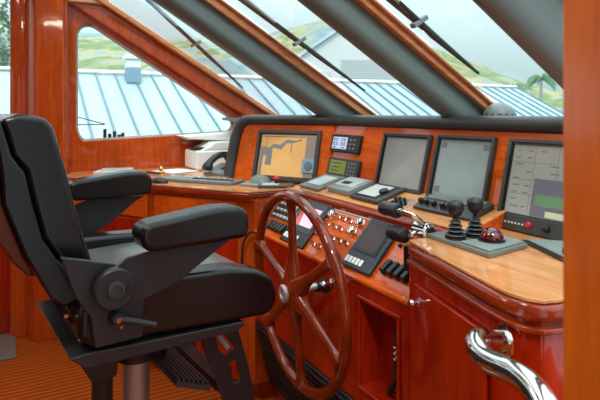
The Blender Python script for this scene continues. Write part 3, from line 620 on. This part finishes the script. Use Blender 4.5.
# cable hanging at the desk corner
MB().tube(smooth_path([(-2.235, 1.0, .80), (-2.262, .985, .795), (-2.285, .965, .74), (-2.30, .962, .62), (-2.31, .955, .5), (-2.30, .975, .40)]), .006, 8).build('hanging_cable', 'rubber', label='thin black cable hanging at the corner of the left desk', category='cable')
# ---------------- things on the desk
Z = .9856
def on(T, name, mat, f, **k): pass
kb = thing('chart_keyboard', (-2.68, .92, Z), 'grey operating keyboard with black keys lying along the desk front', 'keyboard')
KB = frame((-2.87, .70, Z), Vector((-2.42, 1.03, 0)) - Vector((-2.87, .70, 0)), (-.59, .81, 0))
MB(KB).box(0, .47, .01, .15, 0, .016).build('housing', 'grey', kb, bevel=.004)
for i in range(8):
    MB(KB).box(.20 + i * .032, .221 + i * .032, .055, .085, .0162, .021).build('key', 'black', kb, bevel=.002)
q = MB(KB)
for i in range(10): q.box(.02 + i * .042, .046 + i * .042, .10, .125, .0162, .017)
q.build('legend_strip', 'pale', kb)
ms = MB(frame((-2.78, .70, Z), (.8, .6, 0), (-.6, .8, 0)) @ Matrix.Diagonal((1, .62, 1, 1))); ms.lathe([(.052, 0), (.050, .012), (.038, .024), (.018, .029)], 24); ms.build('computer_mouse', 'black', angle=60, label='black mouse on the desk edge in front of the grey keyboard', category='mouse')
tb = thing('trackball_unit', (-2.43, 1.07, Z), 'grey trackball unit with rounded hump at the right end of the keyboard', 'trackball')
TB = frame((-2.450, 1.035, Z), (.81, .59, 0), (-.59, .81, 0))
MB(TB).box(-.02, .12, .0, .15, 0, .012).build('base', 'grey_green', tb, bevel=.004)
MB(TB @ tr(.05, .08, .0122) @ Matrix.Diagonal((1.3, 1, 1, 1))).lathe([(.045, 0), (.040, .014), (.030, .028), (.018, .036), (.006, .039)], 24).build('hump', 'grey', tb, angle=70)
rk = thing('joystick_keypad', (-2.30, 1.2, Z), 'black keypad with a red tipped stick on the desk below the chart screen', 'control panel')
RK = frame((-2.345, 1.065, Z), (.50, .866, 0), (-.866, .50, 0))
MB(RK).box(-.0, .17, .0, .115, 0, .012).build('base', 'grey_dark', rk, bevel=.003)
MB(RK).box(.015, .10, .02, .09, .0122, .014).build('label_plate', 'pale', rk)
st = MB(RK @ tr(.085, .085, .012)).lathe([(.010, 0), (.008, .014), (.006, .016)], 14).build('stick', 'black', rk)
MB(RK @ tr(.085, .085, .0284)).lathe([(.008, 0), (.016, .005), (.017, .012), (.010, .019)], 18).build('stick_tip', 'red', st, angle=60)
# printer / fax
pr = thing('printer', (-3.3, 1.25, Z), 'white desktop printer with black paper slot below the side window', 'printer')
PT = tr(-3.425, 1.05, Z)
MB(PT).box(-.075, .19, .0, .36, 0, .125).build('housing', 'white', pr, bevel=.015)
MB(PT @ YZ).prism([(.03, .1255), (.34, .1255), (.34, .180), (.13, .175), (.09, .150)], -.06, .18).build('lid', 'white', pr, bevel=.008)
MB(PT).box(.02, .15, .0, .075, .1255, .142).build('paper_slot', 'black', pr, bevel=.004)
# telephone
ph = thing('telephone', (-2.96, 1.10, Z), 'grey desk telephone with black curved handset beside the printer', 'telephone')
PH = frame((-3.02, 1.02, Z), (.85, .53, 0), (-.53, .85, 0))
MB(PH @ YZ).prism([(0, 0), (.17, 0), (.17, .06), (.02, .022), (0, .015)], 0, .21).build('base', 'grey_green', ph, bevel=.004)
hs = MB(PH).tube(smooth_path([(.04, -.015, .035), (.04, .005, .068), (.045, .05, .098), (.05, .10, .112), (.055, .150, .108), (.06, .185, .080)]), [.026, .028, .028, .027, .024, .022] + [.019] * 14 + [.022, .024, .027, .028, .028, .026], 14, flat=1.25).build('handset', 'black', ph, angle=60)
q = MB(PH @ frame((0, 0, .0225), (1, 0, 0), (0, .97, .24)))
for i in range(4):
    for j in range(3): q.box(.10 + j * .03, .12 + j * .03, .035 + i * .026, .05 + i * .026, .002, .008)
q.build('keypad', 'black', ph)
# papers, booklet and pens
q = MB(tr(-3.25, .90, Z) @ rz(18)); q.box(-.12, .10, -.07, .13, 0, .004); q.build('paper_sheet', 'paper', label='white sheets lying in front of the printer', category='paper')
q = MB(tr(-3.40, .58, Z) @ rz(60)); q.box(-.10, .10, -.07, .07, 0, .012); q.build('booklet', 'paper', label='pale booklet by the pillar, under the side window', category='book')
q = MB(tr(-3.405, .60, Z + .0125) @ rz(75)); q.box(-.09, .09, -.04, .045, 0, .010); q.build('notepad', 'pale', label='small grey notepad lying on the pale booklet', category='notepad')
q = MB(); q.tube([(-3.27, .74, Z + .006), (-3.16, .80, Z + .006)], .0055, 8); q.build('pen', 'black', label='black pen between the booklet and the brass paperweight', category='pen')
q = MB(tr(-3.21, .88 - .06, Z)); q.lathe([(.018, 0), (.02, .008), (.010, .016), (.014, .030), (.008, .042)], 20); q.build('paperweight', 'brass', label='small brass turned paperweight on the left desk', category='paperweight')
MB().box(-3.68, -3.30, -.6, .05, .0005, .012).build('door_mat', 'mat', bevel=.003, label='grey brown mat on the floor at the far left', category='mat')
# ------------------------------------------------------------------ outside
def gpt(x, y, d): return GF @ Vector((x, y, zin * d))
def wiper(name, x0, y0, x1, y1, label, ln=.62):
    o = thing(name, gpt(x0, y0, -.05), label, 'wiper', 'windscreen wipers outside the raked windows')
    a = gpt(x0, y0, -.05); e = gpt(x1, y1, -.025); m_ = a.lerp(e, .55); s_ = gpt(x0 + .05, y0 + .0, -.05); m2 = m_.lerp(e, .1)
    MB().tube([a, m_], .012, 8).build('arm', 'black_metal', o)
    MB().tube([s_, m_.lerp(e, .08)], .008, 8).build('link_arm', 'steel', o)
    MB(tr(*a.lerp(e, .5)) @ Matrix.Rotation(R(31), 4, 'X')).box(-.004, .022, -.035, .035, -.008, .010).build('joint', 'grey', o, bevel=.004)
    MB().tube([a.lerp(e, .32) + Vector((.03, 0, -.004)), m_.lerp(e, .15), e], [.006, .013, .005], 8).build('blade', 'rubber', o)
wiper('window_wiper', -3.02, 1.25, -3.41, .30, 'black wiper outside the leftmost raked window')
wiper('window_wiper', -2.22, 1.0, -2.13, .17, 'black wiper outside the second raked window, above the chart screen')
wiper('window_wiper', -1.43, .85, -1.36, .235, 'black wiper outside the third raked window, above the compass')
# side deck rail stanchion, line and deck fittings outside the port window
MB().tube([(-4.0, .40, -3.0), (-4.0, .40, 1.37)], .008, 8).build('stanchion', 'black_metal', label='thin black upright outside the lower left corner of the side window', category='post')
q = MB(); q.tube([(-4.0, .3, 1.36), (-4.0, .62, 1.27)], .0035, 6); q.tube([(-4.0, .3, 1.268), (-4.0, .62, 1.268)], .0035, 6); q.build('guard_wire', 'black_metal', label='thin dark lines running off the black upright outside', category='wire')
q = MB()
q.box(-3.67, -3.64, .55, .68, 1.166, 1.185)
for y_, h_ in ((.555, .065), (.585, .035), (.615, .05), (.645, .028), (.668, .04)): q.box(-3.665, -3.645, y_, y_ + .020, 1.17, 1.18 + h_)
q.build('deck_fitting', 'rubber', bevel=.003, label='black cleat like fitting outside at the foot of the side window', category='fitting')
# boathouse roof alongside: rises away to port
sl = .51
rf = thing('boathouse_roof', (-12.5, 3, -1), 'pale blue standing seam metal roof of the boathouse outside', 'roof')
ZR = 2.47
RF = frame((-16, 0, ZR), (0, 1, 0), (-1, 0, sl))       # x along ridge, -y down the slope
e0, e1 = -14, 19.9
LS = 7.5 * math.sqrt(1 + sl * sl)
MB(RF).box(e0, e1, -LS, 0, -.06, 0).build('roof_sheet', 'roof', rf, smooth=False)
q = MB(RF); x = e0 + .1
while x < e1: q.box(x - .022, x + .022, -LS, 0, 0, .05); x += .52
q.build('standing_seams', 'seam', rf, smooth=False, kind='stuff')
MB(RF).box(e0, e1, -.06, .10, .05, .08).build('ridge_cap', 'white', rf, smooth=False)
MB().box(-16.2, -8.8, 19.85, 19.95, -1.2, -1.19).build('verge_board', 'white', rf)
vt = thing('roof_ventilator', (-15.7, 3.4, 2.45), 'white square ventilator with pale blue base on the boathouse ridge', 'ventilator')
VT = tr(-15.6, 3.17, 0)
MB(VT).box(-.2, .2, -.2, .2, 2.2, 2.62).build('base', 'sticker', vt, bevel=.02)
MB(VT).box(-.19, .19, -.19, .19, 2.63, 2.86).build('box', 'white', vt, bevel=.02)
MB(VT).box(-.25, .25, -.25, .25, 2.87, 3.0).build('cap', 'white', vt, bevel=.03)
# harbour water / ground
MB().box(-260, 60, -80, 260, -3.2, -3.0).build('ground', 'water', smooth=False, **S())
# hill behind
hb = MB(); nx, ny = 48, 10
cam_right = Vector((.4848, .8746, 0)); view = Vector((-.8746, .4848, 0))
vs = []
def hh(a_):       # skyline height by bearing from straight ahead
    return 17.5 + 2.2 * math.sin(a_ * 4.3) + 1.3 * math.sin(a_ * 11) - 13 * max(0, min(1, (a_ - .05) / .40))
for i in range(nx):
    a_ = -.95 + 1.6 * i / (nx - 1)
    for j in range(ny):
        t = j / (ny - 1); dd_ = 75 + 55 * t
        p_ = (view * math.cos(a_) + cam_right * math.sin(a_)) * dd_ / max(.5, math.cos(a_))
        z_ = -3 + (hh(a_) * 1.25 + 3) * math.sin(t * math.pi / 2) ** .9 + random.uniform(-.5, .5) * t
        vs.append((p_.x, p_.y, z_))
fs = [(i * ny + j, (i + 1) * ny + j, (i + 1) * ny + j + 1, i * ny + j + 1) for i in range(nx - 1) for j in range(ny - 1)]
hb.add(vs, fs).build('hillside', 'hill', angle=80, kind='structure')
# pale house with lap siding beyond the boathouse
def ahead(px, t, z): return view * t + cam_right * ((px - 300) / 530 * t) + Vector((0, 0, z))
hs_ = thing('distant_house', ahead(350, 34, -3), 'pale sided house beyond the boathouse roof, seen through the second window', 'house')
HT = frame(ahead(350, 34, 0), cam_right, (0, 0, 1))
q = MB(HT); q.prism([(-4.2, -3), (3.4, -3), (3.4, 4.2), (-.4, 6.8), (-4.2, 4.2)], -8, 0, 0)
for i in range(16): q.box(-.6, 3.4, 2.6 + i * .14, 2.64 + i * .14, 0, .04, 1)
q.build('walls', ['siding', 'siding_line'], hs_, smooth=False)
q = MB(HT); q.prism([(-4.7, 3.9), (-.4, 6.85), (3.9, 3.9), (3.9, 4.15), (-.4, 7.1), (-4.7, 4.15)], -8.3, .3); q.build('roof', 'house_roof', hs_, smooth=False)
q = MB(HT); q.box(-2.2, -1.2, 2.7, 4.0, .01, .06); q.build('window', 'house_roof', hs_, smooth=False)
# palms to the right
def palm(px, t, h, label):
    b0 = ahead(px, t, -3)
    o = thing('palm_tree', b0, label, 'palm tree')
    MB().tube([b0, b0 + Vector((.1, 0, (h + 3) * .6)), b0 + Vector((0, 0, h + 3))], [.28, .22, .18], 8).build('trunk', 'trunk', o)
    f_ = MB(); top = b0 + Vector((0, 0, h + 3))
    for i in range(15):
        a_ = i * 2.4; L_ = random.uniform(1.9, 2.6); el = random.uniform(.1, .9)
        pts = [top + Vector((math.cos(a_) * L_ * s_, math.sin(a_) * L_ * s_, L_ * (el * s_ - .95 * s_ * s_))) for s_ in (0, .25, .5, .75, 1)]
        f_.tube(pts, [.05, .28, .32, .22, .03], 6, flat=.25)
    f_.build('crown', 'leaf', o)
palm(512, 62, 4.2, 'small palm on the skyline, left of the two palms right of the compass')
palm(541, 70, 5.8, 'taller palm on the skyline beside the door post')
def tree(px, t, h, r_, label):
    b0 = ahead(px, t, -3); o = thing('leafy_tree', b0, label, 'tree')
    MB().tube([b0, b0 + Vector((0, 0, h + 3))], [.25, .1], 8).build('trunk', 'trunk', o)
    f_ = MB()
    for i in range(420):
        d_ = Vector((random.gauss(0, 1), random.gauss(0, 1), random.gauss(0, 1.5))).normalized() * r_ * random.uniform(.3, 1)
        c_ = b0 + Vector((0, 0, h + 3)) + Vector((d_.x, d_.y, d_.z * 1.9)); s_ = .16
        n1 = Vector((random.gauss(0, 1), random.gauss(0, 1), random.gauss(0, 1))).normalized(); n2 = n1.orthogonal().normalized()
        f_.add([c_ - n1 * s_, c_ + n2 * s_ * .5, c_ + n1 * s_, c_ - n2 * s_ * .5], [(0, 1, 2, 3)])
    f_.build('foliage', 'leaf', o, smooth=False, kind='stuff')
tree(4, 26, 4.9, 1.1, 'leafy tree outside the window at the far left')
# ------------------------------------------------------------------ light
sc = bpy.context.scene
w_ = bpy.data.worlds.new('World'); sc.world = w_; w_.use_nodes = True; n = w_.node_tree
bg = n.nodes['Background']; tc = n.nodes.new('ShaderNodeTexCoord'); sx_ = n.nodes.new('ShaderNodeSeparateXYZ'); cr = n.nodes.new('ShaderNodeValToRGB')
cr.color_ramp.elements[0].position = .0; cr.color_ramp.elements[0].color = (.175, .225, .225, 1); cr.color_ramp.elements[1].position = .8; cr.color_ramp.elements[1].color = (.85, .93, 1, 1)
n.links.new(tc.outputs['Generated'], sx_.inputs[0]); n.links.new(sx_.outputs['Z'], cr.inputs['Fac']); n.links.new(cr.outputs['Color'], bg.inputs['Color'])
bg.inputs['Strength'].default_value = 2.6
sun = bpy.data.lights.new('sun', 'SUN'); sun.energy = 1.2; sun.angle = R(3); sun.color = (1, .96, .9)
so = bpy.data.objects.new('sun', sun); COL.objects.link(so); so.rotation_euler = Vector((.62, -.35, .8)).to_track_quat('Z', 'Y').to_euler()
# two added warm fill lights, unseen, under the ceiling over helm and port side
for x, y in ((-1.0, -.2), (-2.6, -.4)):
    l = bpy.data.lights.new('added fill', 'AREA'); l.shape = 'DISK'; l.size = .35; l.energy = 9; l.color = (1, .86, .68)
    lo = bpy.data.objects.new('added_fill_light', l); COL.objects.link(lo); lo.location = (x, y, 2.27)
# ------------------------------------------------------------------ camera
cam = bpy.data.cameras.new('camera'); co = bpy.data.objects.new('camera', cam); COL.objects.link(co)
co.location = (0, 0, H); co.rotation_euler = (R(90), 0, R(61))
cam.sensor_width = 36; cam.lens = 36 * 530 / 600; cam.shift_y = -87 / 600; cam.clip_start = .05; cam.clip_end = 600
cam.dof.use_dof = True; cam.dof.focus_distance = 1.9; cam.dof.aperture_fstop = 6.3
sc.camera = co
sc.view_settings.view_transform = 'Standard'; sc.view_settings.look = 'None'; sc.view_settings.gamma = 1; sc.view_settings.use_curve_mapping = False
sc.view_settings.exposure = 0.2
